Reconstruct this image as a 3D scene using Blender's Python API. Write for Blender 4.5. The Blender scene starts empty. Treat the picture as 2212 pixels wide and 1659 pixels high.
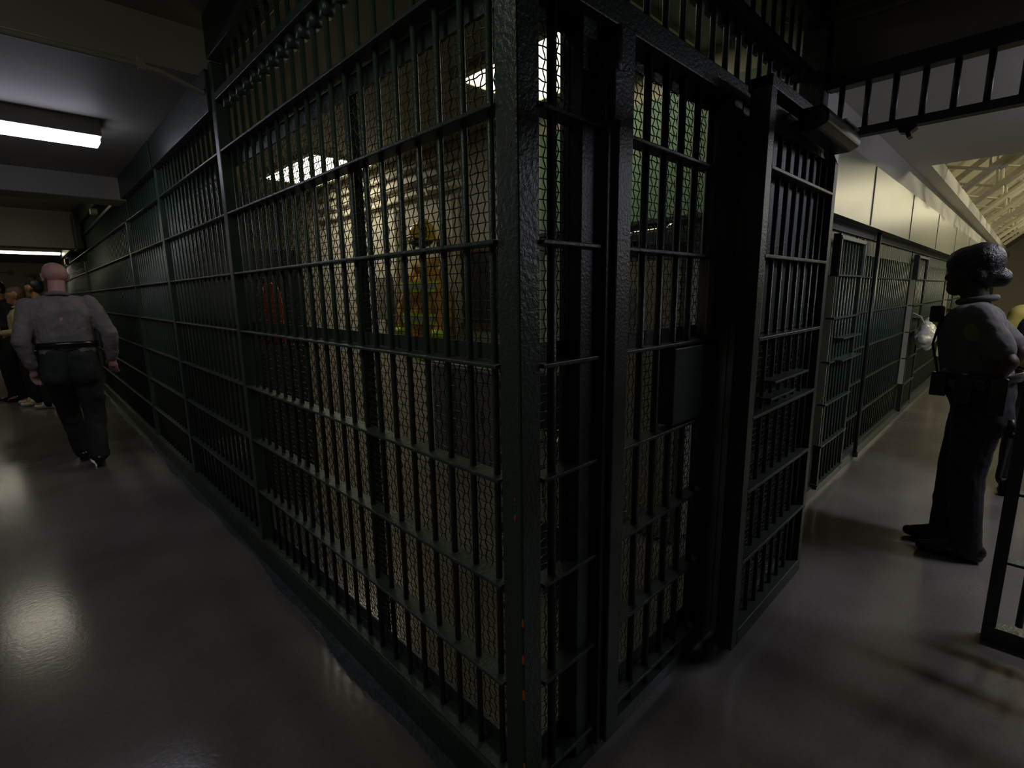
import bpy, bmesh, math, random
from mathutils import Vector, Matrix
random.seed(7)
S = bpy.context.scene
COL = S.collection
PI = math.pi

# ------------------------------------------------------------------ materials
def mat(name, col, rough=0.5, metal=0.0, bump=0.0, bscale=60.0, col2=None, nscale=6.0, spec=0.5, emit=None, estr=0.0, chips=None, coat=0.0):
    m = bpy.data.materials.new(name); m.use_nodes = True
    nt = m.node_tree; N = nt.nodes; L = nt.links
    b = N['Principled BSDF']
    b.inputs['Base Color'].default_value = (*col, 1)
    b.inputs['Roughness'].default_value = rough
    b.inputs['Metallic'].default_value = metal
    b.inputs['Specular IOR Level'].default_value = spec
    if coat: b.inputs['Coat Weight'].default_value = coat; b.inputs['Coat Roughness'].default_value = 0.15
    tc = N.new('ShaderNodeTexCoord')
    src = None
    if col2 is not None:
        n = N.new('ShaderNodeTexNoise'); n.inputs['Scale'].default_value = nscale; n.inputs['Detail'].default_value = 6
        L.new(tc.outputs['Object'], n.inputs['Vector'])
        r = N.new('ShaderNodeValToRGB')
        r.color_ramp.elements[0].position = 0.35; r.color_ramp.elements[1].position = 0.68
        r.color_ramp.elements[0].color = (*col, 1); r.color_ramp.elements[1].color = (*col2, 1)
        L.new(n.outputs['Fac'], r.inputs['Fac']); src = r.outputs['Color']
    if chips is not None:
        n = N.new('ShaderNodeTexNoise'); n.inputs['Scale'].default_value = chips[1]; n.inputs['Detail'].default_value = 3
        L.new(tc.outputs['Object'], n.inputs['Vector'])
        r = N.new('ShaderNodeValToRGB'); r.color_ramp.interpolation = 'CONSTANT'
        r.color_ramp.elements[0].color = (0, 0, 0, 1); r.color_ramp.elements[1].color = (1, 1, 1, 1)
        r.color_ramp.elements[1].position = chips[2]
        L.new(n.outputs['Fac'], r.inputs['Fac'])
        mx = N.new('ShaderNodeMix'); mx.data_type = 'RGBA'
        L.new(r.outputs['Color'], mx.inputs['Factor'])
        if src is not None: L.new(src, mx.inputs['A'])
        else: mx.inputs['A'].default_value = (*col, 1)
        mx.inputs['B'].default_value = (*chips[0], 1)
        src = mx.outputs['Result']
    if src is not None: L.new(src, b.inputs['Base Color'])
    if bump:
        n = N.new('ShaderNodeTexNoise'); n.inputs['Scale'].default_value = bscale; n.inputs['Detail'].default_value = 4
        L.new(tc.outputs['Object'], n.inputs['Vector'])
        bp = N.new('ShaderNodeBump'); bp.inputs['Strength'].default_value = bump; bp.inputs['Distance'].default_value = 0.01
        L.new(n.outputs['Fac'], bp.inputs['Height']); L.new(bp.outputs['Normal'], b.inputs['Normal'])
    if emit is not None:
        b.inputs['Emission Color'].default_value = (*emit, 1); b.inputs['Emission Strength'].default_value = estr
    return m

GREEN = mat('green_paint', (0.030, 0.055, 0.040), 0.34, bump=0.25, bscale=120, col2=(0.038, 0.066, 0.047), nscale=9)
GREENC = mat('green_paint_chipped', (0.030, 0.055, 0.040), 0.36, bump=0.3, bscale=90, col2=(0.038, 0.066, 0.047), nscale=8, chips=((0.50, 0.085, 0.02), 26, 0.755))
DGREEN = mat('dark_green_paint', (0.018, 0.034, 0.026), 0.42, bump=0.25, bscale=110, col2=(0.022, 0.040, 0.030), nscale=9)
CURB = mat('curb_paint', (0.020, 0.040, 0.026), 0.4, bump=0.5, bscale=25, col2=(0.035, 0.055, 0.045), nscale=12)
WIRE = mat('mesh_wire', (0.10, 0.105, 0.075), 0.32, metal=0.35)
PAINTFLOOR = mat('slopped_paint', (0.06, 0.075, 0.085), 0.35, bump=0.6, bscale=40, col2=(0.03, 0.05, 0.045), nscale=18)
CREAM = mat('cream_paint', (0.62, 0.58, 0.44), 0.55, bump=0.1, bscale=40)
CEIL = mat('ceiling_paint', (0.34, 0.325, 0.28), 0.6, bump=0.12, bscale=30, col2=(0.31, 0.30, 0.26), nscale=3)
CEILW = mat('white_ceiling_paint', (0.66, 0.65, 0.63), 0.6, bump=0.05, bscale=30)
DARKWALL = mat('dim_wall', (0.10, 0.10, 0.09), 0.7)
GREENWALL = mat('pale_green_wall', (0.20, 0.34, 0.22), 0.5, bump=0.1, bscale=50)
WPANEL = mat('white_metal', (0.50, 0.50, 0.43), 0.33, col2=(0.44, 0.45, 0.39), nscale=1.7, metal=0.25)
STEEL = mat('bare_steel', (0.33, 0.31, 0.27), 0.38, metal=0.55, col2=(0.24, 0.23, 0.20), nscale=30)
CHROME = mat('chrome', (0.75, 0.74, 0.70), 0.12, metal=1.0)
BLACK = mat('black_plastic', (0.010, 0.010, 0.011), 0.35)
SLATE = mat('slate_board', (0.045, 0.045, 0.055), 0.6, col2=(0.055, 0.055, 0.062), nscale=3)
BROWN = mat('brown_wood', (0.14, 0.085, 0.04), 0.5, col2=(0.10, 0.06, 0.03), nscale=14)
GREYPAINT = mat('grey_paint', (0.20, 0.20, 0.19), 0.45)
TAUPE = mat('taupe_paint', (0.30, 0.27, 0.21), 0.45)
RED = mat('red_paint', (0.45, 0.015, 0.01), 0.3)
ORANGE = mat('orange_primer', (0.62, 0.12, 0.02), 0.6)
HELM = mat('yellow_helmet_shell', (0.72, 0.50, 0.02), 0.22)
TAN = mat('tan_turnout_cloth', (0.62, 0.34, 0.06), 0.8, bump=0.5, bscale=35, col2=(0.48, 0.25, 0.04), nscale=7)
LIME = mat('lime_tape', (0.50, 0.80, 0.03), 0.5)
SILVER = mat('silver_tape', (0.35, 0.36, 0.36), 0.4)
BAG = mat('white_plastic_film', (0.75, 0.75, 0.74), 0.3, bump=0.6, bscale=16)
SKIN1 = mat('pink_skin', (0.50, 0.27, 0.23), 0.5, bump=0.1, bscale=60)
SKIN2 = mat('brown_skin', (0.30, 0.15, 0.08), 0.5, bump=0.1, bscale=60)
SKIN3 = mat('dark_brown_skin', (0.060, 0.030, 0.020), 0.5, bump=0.1, bscale=60)
HAIR = mat('black_hair', (0.008, 0.007, 0.007), 0.4, bump=0.6, bscale=120)
STUBBLE = mat('stubble_hair', (0.10, 0.065, 0.045), 0.7)
KHAKI = mat('grey_tan_uniform_cloth', (0.20, 0.175, 0.165), 0.85, bump=0.35, bscale=22)
KHAKI_SHADED = mat('shaded_grey_tan_uniform_cloth', (0.105, 0.095, 0.088), 0.85, bump=0.35, bscale=22)  # darker copy of the grey-tan cloth: the woman's backlit shade put into the colour
KHAKI2 = mat('tan_uniform_cloth', (0.42, 0.34, 0.20), 0.85, bump=0.3, bscale=22)
OLIVE = mat('dark_green_trouser_cloth', (0.020, 0.026, 0.022), 0.85, bump=0.4, bscale=20)
NAVY = mat('black_cloth', (0.010, 0.011, 0.014), 0.85, bump=0.3, bscale=20)
LEATHER = mat('black_leather', (0.008, 0.008, 0.009), 0.25)
YELLOW = mat('yellow_cloth', (0.50, 0.40, 0.08), 0.8, bump=0.3, bscale=20)
GOLD = mat('gold_patch', (0.20, 0.16, 0.03), 0.6)
WHITE = mat('white_rubber', (0.65, 0.64, 0.58), 0.5)
EYEW = mat('eye_white', (0.7, 0.68, 0.64), 0.2)
def lampmat(name, c, s): return mat(name, (0.8, 0.8, 0.8), 0.5, emit=c, estr=s)
L_CORR = lampmat('corridor_tube', (0.80, 0.80, 1.0), 9.0)
L_NEAR = lampmat('corridor_tube_near', (1.0, 0.96, 0.84), 5.0)
L_CORRB = lampmat('corridor_tube_warm', (1.0, 0.93, 0.72), 8.0)
L_CAGE = lampmat('cage_tube', (1.0, 0.92, 0.68), 2.2)
L_CAGE2 = lampmat('cage_tube_deep', (1.0, 0.94, 0.76), 6.0)
L_HALLW = lampmat('blue_white_tube', (0.82, 0.83, 1.0), 36.0)
L_HALL = lampmat('hall_lamp', (1.0, 0.90, 0.60), 60.0)

def floor_mat():
    m = bpy.data.materials.new('polished_concrete'); m.use_nodes = True
    nt = m.node_tree; N = nt.nodes; L = nt.links; b = N['Principled BSDF']
    tc = N.new('ShaderNodeTexCoord')
    n = N.new('ShaderNodeTexNoise'); n.inputs['Scale'].default_value = 1.6; n.inputs['Detail'].default_value = 8
    n2 = N.new('ShaderNodeTexNoise'); n2.inputs['Scale'].default_value = 55; n2.inputs['Detail'].default_value = 5
    for x in (n, n2): L.new(tc.outputs['Object'], x.inputs['Vector'])
    r = N.new('ShaderNodeValToRGB')
    r.color_ramp.elements[0].color = (0.150, 0.132, 0.116, 1); r.color_ramp.elements[0].position = 0.3
    r.color_ramp.elements[1].color = (0.235, 0.215, 0.195, 1); r.color_ramp.elements[1].position = 0.7
    L.new(n.outputs['Fac'], r.inputs['Fac'])
    mx = N.new('ShaderNodeMix'); mx.data_type = 'RGBA'; mx.blend_type = 'MULTIPLY'; mx.inputs['Factor'].default_value = 0.35
    L.new(r.outputs['Color'], mx.inputs['A']); L.new(n2.outputs['Fac'], mx.inputs['B'])
    L.new(mx.outputs['Result'], b.inputs['Base Color'])
    mr = N.new('ShaderNodeMapRange'); mr.inputs['To Min'].default_value = 0.11; mr.inputs['To Max'].default_value = 0.24
    L.new(n2.outputs['Fac'], mr.inputs['Value']); L.new(mr.outputs['Result'], b.inputs['Roughness'])
    bp = N.new('ShaderNodeBump'); bp.inputs['Strength'].default_value = 0.10; bp.inputs['Distance'].default_value = 0.004
    L.new(n2.outputs['Fac'], bp.inputs['Height']); L.new(bp.outputs['Normal'], b.inputs['Normal'])
    b.inputs['Specular IOR Level'].default_value = 0.5
    return m
FLOOR = floor_mat()

# ------------------------------------------------------------------ mesh helpers
class MB:
    def __init__(s): s.v = []; s.f = []
    def box(s, x0, x1, y0, y1, z0, z1):
        b = len(s.v)
        s.v += [(x0,y0,z0),(x1,y0,z0),(x1,y1,z0),(x0,y1,z0),(x0,y0,z1),(x1,y0,z1),(x1,y1,z1),(x0,y1,z1)]
        s.f += [(b,b+3,b+2,b+1),(b+4,b+5,b+6,b+7),(b,b+1,b+5,b+4),(b+1,b+2,b+6,b+5),(b+2,b+3,b+7,b+6),(b+3,b,b+4,b+7)]
        return s
    def tube(s, pts, r, n=8, cap=True):
        pts = [Vector(p) for p in pts]; b = len(s.v); up = Vector((0,0,1))
        for i, p in enumerate(pts):
            d = (pts[min(i+1, len(pts)-1)] - pts[max(i-1, 0)]).normalized()
            a = d.cross(up)
            if a.length < 1e-3: a = d.cross(Vector((1,0,0)))
            a.normalize(); c = d.cross(a)
            rr = r[i] if isinstance(r, (list, tuple)) else r
            for k in range(n):
                t = 2*PI*k/n; s.v.append(tuple(p + a*math.cos(t)*rr + c*math.sin(t)*rr))
        for i in range(len(pts)-1):
            for k in range(n):
                k2 = (k+1) % n
                s.f.append((b+i*n+k, b+i*n+k2, b+(i+1)*n+k2, b+(i+1)*n+k))
        if cap:
            s.f.append(tuple(b+k for k in range(n))[::-1]); e = b+(len(pts)-1)*n
            s.f.append(tuple(e+k for k in range(n)))
        return s
    def prism(s, poly, ax, a0, a1):
        """poly: 2-D points in the two other axes (order x,y,z without ax), extruded along ax"""
        b = len(s.v); n = len(poly)
        for a in (a0, a1):
            for (p, q) in poly:
                c = [p, q]; c.insert(ax, a); s.v.append(tuple(c))
        s.f.append(tuple(range(b, b+n))); s.f.append(tuple(range(b+2*n-1, b+n-1, -1)))
        for i in range(n):
            j = (i+1) % n; s.f.append((b+j, b+i, b+n+i, b+n+j))
        return s
    def sphere(s, c, r, nu=14, nv=9):
        r = r if isinstance(r, (tuple, list)) else (r, r, r); b = len(s.v)
        s.v.append((c[0], c[1], c[2]+r[2]))
        for j in range(1, nv):
            t = PI*j/nv
            for i in range(nu):
                a = 2*PI*i/nu
                s.v.append((c[0]+r[0]*math.sin(t)*math.cos(a), c[1]+r[1]*math.sin(t)*math.sin(a), c[2]+r[2]*math.cos(t)))
        s.v.append((c[0], c[1], c[2]-r[2])); e = len(s.v)-1
        for i in range(nu):
            i2 = (i+1) % nu
            s.f.append((b, b+1+i, b+1+i2))
            for j in range(nv-2):
                p = b+1+j*nu; s.f.append((p+i, p+nu+i, p+nu+i2, p+i2))
            p = b+1+(nv-2)*nu; s.f.append((p+i, e, p+i2))
        return s
    def cone(s, p0, p1, r0, r1, n=16, m=5):
        """a round-ended tapered limb"""
        p0 = Vector(p0); p1 = Vector(p1); d = p1-p0
        if d.length < 1e-6: return s.sphere(p0, r0)
        d.normalize(); a = d.cross(Vector((0,0,1)))
        if a.length < 1e-3: a = d.cross(Vector((1,0,0)))
        a.normalize(); c = d.cross(a); b = len(s.v)
        rings = []
        for j in range(1, m+1): t = PI/2*j/m; rings.append((p0 - d*r0*math.cos(t), r0*math.sin(t)))
        for j in range(0, m): t = PI/2*j/m; rings.append((p1 + d*r1*math.sin(t), r1*math.cos(t)))
        s.v.append(tuple(p0-d*r0))
        for p, r in rings:
            for k in range(n):
                t = 2*PI*k/n; s.v.append(tuple(p + a*math.cos(t)*r + c*math.sin(t)*r))
        s.v.append(tuple(p1+d*r1)); e = len(s.v)-1
        for k in range(n):
            k2 = (k+1) % n
            s.f.append((b, b+1+k2, b+1+k))
            for j in range(len(rings)-1):
                q = b+1+j*n; s.f.append((q+k, q+k2, q+n+k2, q+n+k))
            q = b+1+(len(rings)-1)*n; s.f.append((q+k, q+k2, e))
        return s
    def mesh(s, name, origin=(0,0,0)):
        me = bpy.data.meshes.new(name); o = origin
        me.from_pydata([(x-o[0], y-o[1], z-o[2]) for x, y, z in s.v], [], s.f); me.update()
        return me
    def build(s, name, m, parent=None, smooth=False, bevel=0.0, kind=None):
        me = s.mesh(name, root_loc(parent))
        if bevel:
            bm = bmesh.new(); bm.from_mesh(me)
            bmesh.ops.bevel(bm, geom=list(bm.edges), offset=bevel, segments=2, affect='EDGES', profile=0.5)
            bm.to_mesh(me); bm.free(); smooth = False
        if smooth:
            for p in me.polygons: p.use_smooth = True
        return link(name, me, m, parent, kind)

def root_loc(o):
    v = Vector((0,0,0))
    while o is not None: v = v + o.location; o = o.parent
    return v
def link(name, me, m, parent=None, kind=None):
    o = bpy.data.objects.new(name, me); COL.objects.link(o)
    if m is not None and not me.materials: me.materials.append(m)
    if parent is not None: o.parent = parent
    if kind: o['kind'] = kind
    return o
def thing(name, label, cat, loc=(0,0,0), group=None):
    o = bpy.data.objects.new(name, None); COL.objects.link(o); o.location = loc
    o.empty_display_size = 0.1
    return tag(o, label, cat, group)
def tag(o, label, cat, group=None):
    o['label'] = label; o['category'] = cat
    if group: o['group'] = group
    return o
def struct(name, mb, m, **k): return mb.build(name, m, None, kind='structure', **k)
def lab(o, t): o['label'] = t; return o
def recenter(o):
    """move a one-mesh thing's origin to the middle of its base"""
    me = o.data; xs = [v.co for v in me.vertices]
    c = Vector(((min(v.x for v in xs)+max(v.x for v in xs))/2, (min(v.y for v in xs)+max(v.y for v in xs))/2, min(v.z for v in xs)))
    for v in me.vertices: v.co -= c
    o.location = o.location + c
    return o
def copies(name, proto_me, m, parent, offs):
    out = []
    base = root_loc(parent)
    for p in offs:
        o = bpy.data.objects.new(name, proto_me); COL.objects.link(o)
        o.parent = parent; o.location = Vector(p) - base
        out.append(o)
    return out

# ------------------------------------------------------------------ remeshed organic shapes
def blob(name, mb, m, parent, voxel=0.006, smooth=2, disp=0.0, dsize=0.1, seed=0):
    me = mb.mesh(name+'_raw'); o = bpy.data.objects.new(name+'_raw', me); COL.objects.link(o)
    r = o.modifiers.new('r', 'REMESH'); r.mode = 'VOXEL'; r.voxel_size = voxel; r.use_smooth_shade = True
    if smooth:
        s = o.modifiers.new('s', 'SMOOTH'); s.iterations = smooth; s.factor = 0.5
    if disp:
        t = bpy.data.textures.new(name+'_wrinkle', 'CLOUDS'); t.noise_scale = dsize; t.noise_depth = 2
        d = o.modifiers.new('d', 'DISPLACE'); d.texture = t; d.strength = disp; d.mid_level = 0.5; d.texture_coords = 'LOCAL'
    dg = bpy.context.evaluated_depsgraph_get(); dg.update()
    new = bpy.data.meshes.new_from_object(o.evaluated_get(dg)); new.name = name
    bpy.data.objects.remove(o)
    L = root_loc(parent)
    new.transform(Matrix.Translation(-L)); new.materials.clear()
    for p in new.polygons: p.use_smooth = True
    return link(name, new, m, parent)

# ------------------------------------------------------------------ woven wire mesh in a plane
def woven(name, ax, plane, u0, u1, z0, z1, parent, pitch=0.0254, r=0.0018, amp=0.0028, step=4, n=4):
    """ax 0: plane x=plane, u=y;  ax 1: plane y=plane, u=x"""
    V = []; F = []
    def P(u, z, w): return (plane+w, u, z) if ax == 0 else (u, plane+w, z)
    def run(pts, vert):
        b = len(V)
        for (u, z, w) in pts:
            for k in range(n):
                t = 2*PI*(k+0.5)/n; c, s_ = math.cos(t)*r, math.sin(t)*r
                V.append(P(u+c, z, w+s_) if vert else P(u, z+c, w+s_))
        for i in range(len(pts)-1):
            for k in range(n):
                F.append((b+i*n+k, b+i*n+(k+1) % n, b+(i+1)*n+(k+1) % n, b+(i+1)*n+k))
    nu = int((u1-u0)/pitch); nz = int((z1-z0)/pitch)
    for i in range(nu+1):
        u = u0 + i*pitch; sg = 1 if i % 2 else -1; pts = []
        for j in range(nz*step+1):
            q = j/step; pts.append((u + 0.0012*math.cos(PI*q+PI*i), z0+q*pitch, sg*amp*math.cos(PI*q)))
        run(pts, True)
    for j in range(nz+1):
        z = z0 + j*pitch; sg = -1 if j % 2 else 1; pts = []
        for i in range(nu*step+1):
            q = i/step; pts.append((u0+q*pitch, z, -sg*amp*math.cos(PI*q)*-1))
        run(pts, False)
    L = root_loc(parent)
    me = bpy.data.meshes.new(name); me.from_pydata([(x-L[0], y-L[1], z-L[2]) for x, y, z in V], [], F); me.update()
    for p in me.polygons: p.use_smooth = True
    return link(name, me, WIRE, parent)

# ================================================================== SETTING
RAILS = [0.133 + 0.305*k for k in range(8)]            # tops of the flat rails: 0.133 ... 2.268
HT = 2.885

struct('floor', MB().box(-4, 26, -4.5, 22, -0.1, 0), FLOOR)
# left corridor ceilings (bays and dropped beams)
struct('ceiling_1', MB().box(-4, 2.06, -4.5, 0.08, 2.9, 3.0), CEIL)
struct('ceiling_2', MB().box(-4, 0.04, 0.08, 2.30, 2.885, 3.0), CEIL)
struct('ceiling_3', MB().box(-4, 0.04, 2.30, 5.35, 2.660, 3.0), CEIL)
struct('ceiling_beam_1', MB().box(-4, 0.02, 5.35, 5.75, 2.455, 3.0), CEIL, bevel=0.01)
struct('ceiling_4', MB().box(-4, 0.04, 5.75, 10.0, 2.9, 3.0), CEIL)
struct('ceiling_beam_2', MB().box(-4, 0.02, 10.0, 10.4, 2.335, 3.0), CEIL, bevel=0.01)
struct('ceiling_5', MB().box(-4, 0.04, 10.4, 21.0, 2.66, 3.0), CEIL)
struct('wall_end', MB().box(-4, 0.3, 21.0, 21.2, 0, 3.0), CREAM)
struct('wall_left', MB().box(-4.2, -4.0, -4.5, 21.2, 0, 3.0), CREAM)
struct('wall_behind', MB().box(-4.2, 26, -4.7, -4.5, 0, 6.0), DARKWALL)
# inside the cage
struct('ceiling_6', MB().box(0.04, 2.30, 0.08, 12.0, 2.9, 3.0), CEIL)
w = MB(); w.box(2.20, 2.30, 0.06, 1.95, 2.72, 2.9)
struct('wall_right_upper', w, CREAM)
struct('wall_right', MB().box(2.20, 2.30, 0.06, 1.95, 0, 2.72), GREENWALL)
struct('wall_inner', MB().box(2.20, 2.30, 1.95, 12.0, 0, 2.9), CREAM)
struct('wall_inner_end', MB().box(0.12, 2.30, 12.0, 12.1, 0, 2.9), CREAM)
# beyond the crossing grille
struct('wall_over_transom', MB().box(2.06, 2.16, -4.5, 0.05, 2.50, 3.2), CEIL)
struct('ceiling_7', MB().box(2.16, 5.22, -4.5, 0.16, 2.61, 2.75), CEILW)
struct('ceiling_8', MB().box(5.22, 26, -0.07, 0.40, 2.61, 2.75), CEILW)
struct('wall_bulkhead', MB().box(2.16, 26, 0.06, 0.40, 2.405, 2.61), CEILW)
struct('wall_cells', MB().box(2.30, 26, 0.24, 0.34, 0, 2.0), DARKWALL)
struct('wall_hall_end', MB().box(26, 26.2, -4.7, 0.5, 0, 6.0), CREAM)
# sloping hall roof above the far corridor
struct('ceiling_hall', MB().prism([(0.2, 2.75), (0.2, 2.95), (-4.5, 7.2), (-4.5, 7.0)], 0, 5.22, 26), CREAM)
struct('wall_hall_gable', MB().box(5.12, 5.22, -4.5, 0.2, 2.75, 7.0), CEILW)
# curbs
struct('baseboard_left', MB().prism([(-0.024, 0.0), (-0.020, 0.120), (-0.012, 0.128), (0.085, 0.128), (0.085, 0.0)], 1, 0.0, 21.0), CURB)
struct('baseboard_front', MB().box(0.0, 2.02, 0.0, 0.085, 0.0, 0.055), CURB)
struct('baseboard_cells', MB().prism([(0.125, 0.0), (0.130, 0.075), (0.24, 0.08), (0.24, 0.0)], 0, 2.1, 25), PAINTFLOOR)
# band of slopped paint on the floor along the curb
random.seed(3); pm = MB(); ys = [0.04*i - 0.3 for i in range(330)]; b0 = 0
for y in ys:
    e = -0.06 - 0.016*math.sin(y*1.9) - 0.010*math.sin(y*7.3+1) - random.uniform(0, 0.008)
    pm.v += [(-0.018, y, 0.0006), (e, y, 0.0006), (-0.018, y, 0.0016), (e+0.004, y, 0.0016)]
for i in range(len(ys)-1):
    a, c = 4*i, 4*i+4
    pm.f += [(a+2, c+2, c+3, a+3), (a+3, c+3, c+1, a+1), (a, a+2, a+3, a+1) if i == 0 else (a+2, a+3, c+3, c+2)][:2]
struct('trim_1', pm, PAINTFLOOR)

# ================================================================== CORNER POST
cp = thing('corner_post', 'green square steel post at the near corner, orange primer showing through chips', 'post', (0.038, 0.038, 0))
MB().box(0, 0.076, 0, 0.0735, 0, 2.9).build('post_shaft', GREENC, cp, bevel=0.006)
random.seed(11)
for z, side, sz in ((1.86, 0, .005), (1.005, 0, .006), (0.955, 0, .010), (0.66, 1, .014), (0.55, 1, .016), (0.44, 1, .018), (0.21, 1, .012), (0.135, 1, .026)):
    yy = 0.006 if side else 0.022
    MB().sphere((-0.0006 if not side else 0.002, yy if not side else 0.0015, z), (0.0018, sz*0.35, sz), 8, 6).build('paint_chip', ORANGE, cp)

# ================================================================== LEFT BARRED WALL
BAR_R = 0.0093
def bar_mesh(z0, z1, r=BAR_R):
    return MB().tube([(0,0,z0),(0,0,z1)], r, 12).mesh('bar')
def smooth_me(me):
    for p in me.polygons:
        if len(p.vertices) == 4: p.use_smooth = True
    return me
def left_panel(label, ys, y0, y1, zt, meshstep, hdr=True, upper=True, collars=True, mat_=GREEN):
    t = thing('barred_wall_panel', label, 'barred panel', (0.02, (y0+y1)/2, 0.128), 'barred panels along the left corridor')
    me = smooth_me(bar_mesh(0, zt-0.128)); me.materials.append(mat_)
    copies('bar', me, mat_, t, [(0.02, y, 0.128) for y in ys])
    for z in RAILS:
        x0, x1, th = (-0.012, 0.048, 0.011)
        if z > 2.2: x1 = 0.055
        MB().box(x0, x1, y0, y1, z-th, z).build('rail', GREENC if mat_ is GREEN and y0 < 1 and z < 1.1 else mat_, t, bevel=0.003)
    if upper:
        r = MB(); r.box(-0.012, 0.055, y0, y1, 2.50, 2.535)
        r.build('upper_rail', mat_, t, bevel=0.003)
        if collars:
            c = smooth_me(MB().box(-0.02, 0.02, -0.02, 0.02, 0, 0.045).mesh('collar')); c.materials.append(mat_)
            copies('collar', c, mat_, t, [(0.025, y, 2.455) for y in ys])
    if hdr:
        MB().box(-0.03, 0.06, y0, y1, zt, zt+0.20).build('header', DGREEN, t, bevel=0.004)
    if meshstep:
        woven('wire_mesh', 0, 0.060, y0+0.035, y1-0.03, 0.19, 2.20, t, step=meshstep, n=4 if meshstep > 2 else 3)
        f = MB()
        for (a, b) in ((2.195, 2.255), (1.353, 1.398), (0.133, 0.185), (1.015, 1.04)):
            f.box(0.050, 0.056, y0, y1, a, b)
        f.build('mesh_frame', mat_, t)
        if y0 < 0.5:
            MB().box(0.050, 0.088, 0.868, 0.905, 0.128, 2.26).build('upright', mat_, t, bevel=0.003)
            MB().box(0.050, 0.056, 1.50, 1.54, 0.128, 2.26).build('upright', mat_, t)
    return t
BY = lambda k: 0.1105 + 0.10155*k
left_panel('green barred panel nearest the corner post, woven wire mesh behind its bars', [BY(k) for k in range(20)], 0.0735, 2.125, 2.68, 4)
def left_post(y, label, zt):
    p = thing('wall_upright', label, 'post', (0.02, y, 0.128), 'uprights between the left panels')
    MB().box(-0.014, 0.05, y-0.028, y+0.028, 0.128, zt).build('shaft', GREEN, p, bevel=0.004)
left_post(2.155, 'green upright between the nearest and second barred panels of the left wall', 2.68)
left_panel('second green barred panel from the corner post, its bars nearly closing up', [2.155+0.08+0.1016*k for k in range(15)], 2.185, 3.72, 2.46, 2, hdr=True, upper=False)
left_post(3.75, 'green upright past the second barred panel, beside the first corridor lamp', 2.46)
left_panel('third barred panel from the corner post, catching bluish lamp light', [3.75+0.08+0.1016*k for k in range(15)], 3.78, 5.31, 2.46, 0, hdr=True, upper=False)
left_post(5.34, 'green upright under the first ceiling beam', 2.255)
left_panel('fourth barred panel from the corner post, beyond the first ceiling beam', [5.34+0.08+0.1016*k for k in range(44)], 5.37, 9.92, 2.68, 0, hdr=True, upper=True, collars=False)
left_post(9.95, 'green upright under the second ceiling beam', 2.13)
left_panel('farthest barred panel of the left wall, dim beyond the second ceiling beam', [9.95+0.08+0.115*k for k in range(93)], 9.98, 20.9, 2.46, 0, hdr=True, upper=False)
# dark box clamped to the wall top at the second beam, small exit light beyond
eb = tag(recenter(MB().box(-0.10, -0.03, 9.5, 9.98, 2.30, 2.84).build('junction_box', DGREEN, None, bevel=0.006)), 'dark metal box high on the barred wall at the second ceiling beam', 'box')
ob = thing('indicator_light', 'small orange indicator light on the far left barred wall', 'light', (-0.035, 13.2, 2.24))
MB().box(-0.07, -0.012, 13.13, 13.27, 2.24, 2.36).build('housing', DGREEN, ob)
MB().box(-0.078, -0.068, 13.15, 13.25, 2.25, 2.35).build('lens', mat('amber_lens', (0.5, 0.25, 0.05), 0.4, emit=(1.0, 0.5, 0.12), estr=0.5), ob)
for y, z, nm in ((7.7, 2.60, 'second'), (10.9, 2.36, 'third')):
    gb = tag(recenter(MB().box(-0.05, 0.03, y-0.06, y+0.06, z, z+0.07).build('junction_box', CREAM, None, bevel=0.008)), 'small cream junction box at the top of the left wall, %s along the corridor' % nm, 'box')

# ================================================================== FRONT BARRED WALL (y = 0)
fp = thing('fixed_barred_panel', 'narrow fixed barred panel between the corner post and the door jamb', 'barred panel', (0.19, 0.03, 0.055))
me = smooth_me(bar_mesh(0, 2.148, 0.0125)); me.materials.append(DGREEN)
copies('bar', me, DGREEN, fp, [(0.139, 0.02, 0.055)])
for z in RAILS[:7]: MB().box(0.0765, 0.316, -0.010, 0.048, z-0.012, z).build('rail', DGREEN, fp, bevel=0.003)
woven('wire_mesh', 1, 0.060, 0.080, 0.235, 0.19, 2.20, fp, step=4)
f = MB()
for (a, b) in ((2.17, 2.204), (1.353, 1.40), (0.06, 0.185)): f.box(0.0765, 0.316, 0.050, 0.056, a, b)
f.box(0.235, 0.245, 0.045, 0.075, 0.06, 2.26)
f.build('mesh_frame', DGREEN, fp)
jb = thing('door_jamb', 'dark square jamb post left of the barred door', 'post', (0.268, 0.04, 0))
MB().box(0.238, 0.300, 0.005, 0.075, 0.056, 2.204).build('jamb_shaft', DGREEN, jb, bevel=0.004)

dr = thing('barred_door', 'dark barred door with mesh and a solid lock plate', 'door', (0.74, 0.02, 0.06))
MB().box(0.318, 0.345, -0.02, 0.03, 0.06, 2.15).build('stile', DGREEN, dr, bevel=0.003)
MB().box(0.345, 0.415, -0.035, 0.05, 0.06, 2.204).build('stile', DGREEN, dr, bevel=0.004)
MB().box(1.045, 1.12, -0.035, 0.05, 0.06, 2.204).build('stile', DGREEN, dr, bevel=0.004)
copies('bar', me, DGREEN, dr, [(0.463+0.1055*k, 0.02, 0.06) for k in range(6)])
for z in RAILS[:7]: MB().box(0.415, 1.10, -0.010, 0.048, z-0.012, z).build('rail', DGREEN, dr, bevel=0.003)
woven('wire_mesh', 1, 0.060, 0.420, 1.040, 0.19, 2.20, dr, step=3)
f = MB()
for (a, b) in ((2.17, 2.204), (1.353, 1.40), (0.10, 0.185)): f.box(0.41, 1.06, 0.050, 0.056, a, b)
f.build('mesh_frame', DGREEN, dr)
lp = MB().box(0.735, 1.10, -0.018, 0.045, 1.062, 1.335).build('lock_plate', DGREEN, dr, bevel=0.004)
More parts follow.
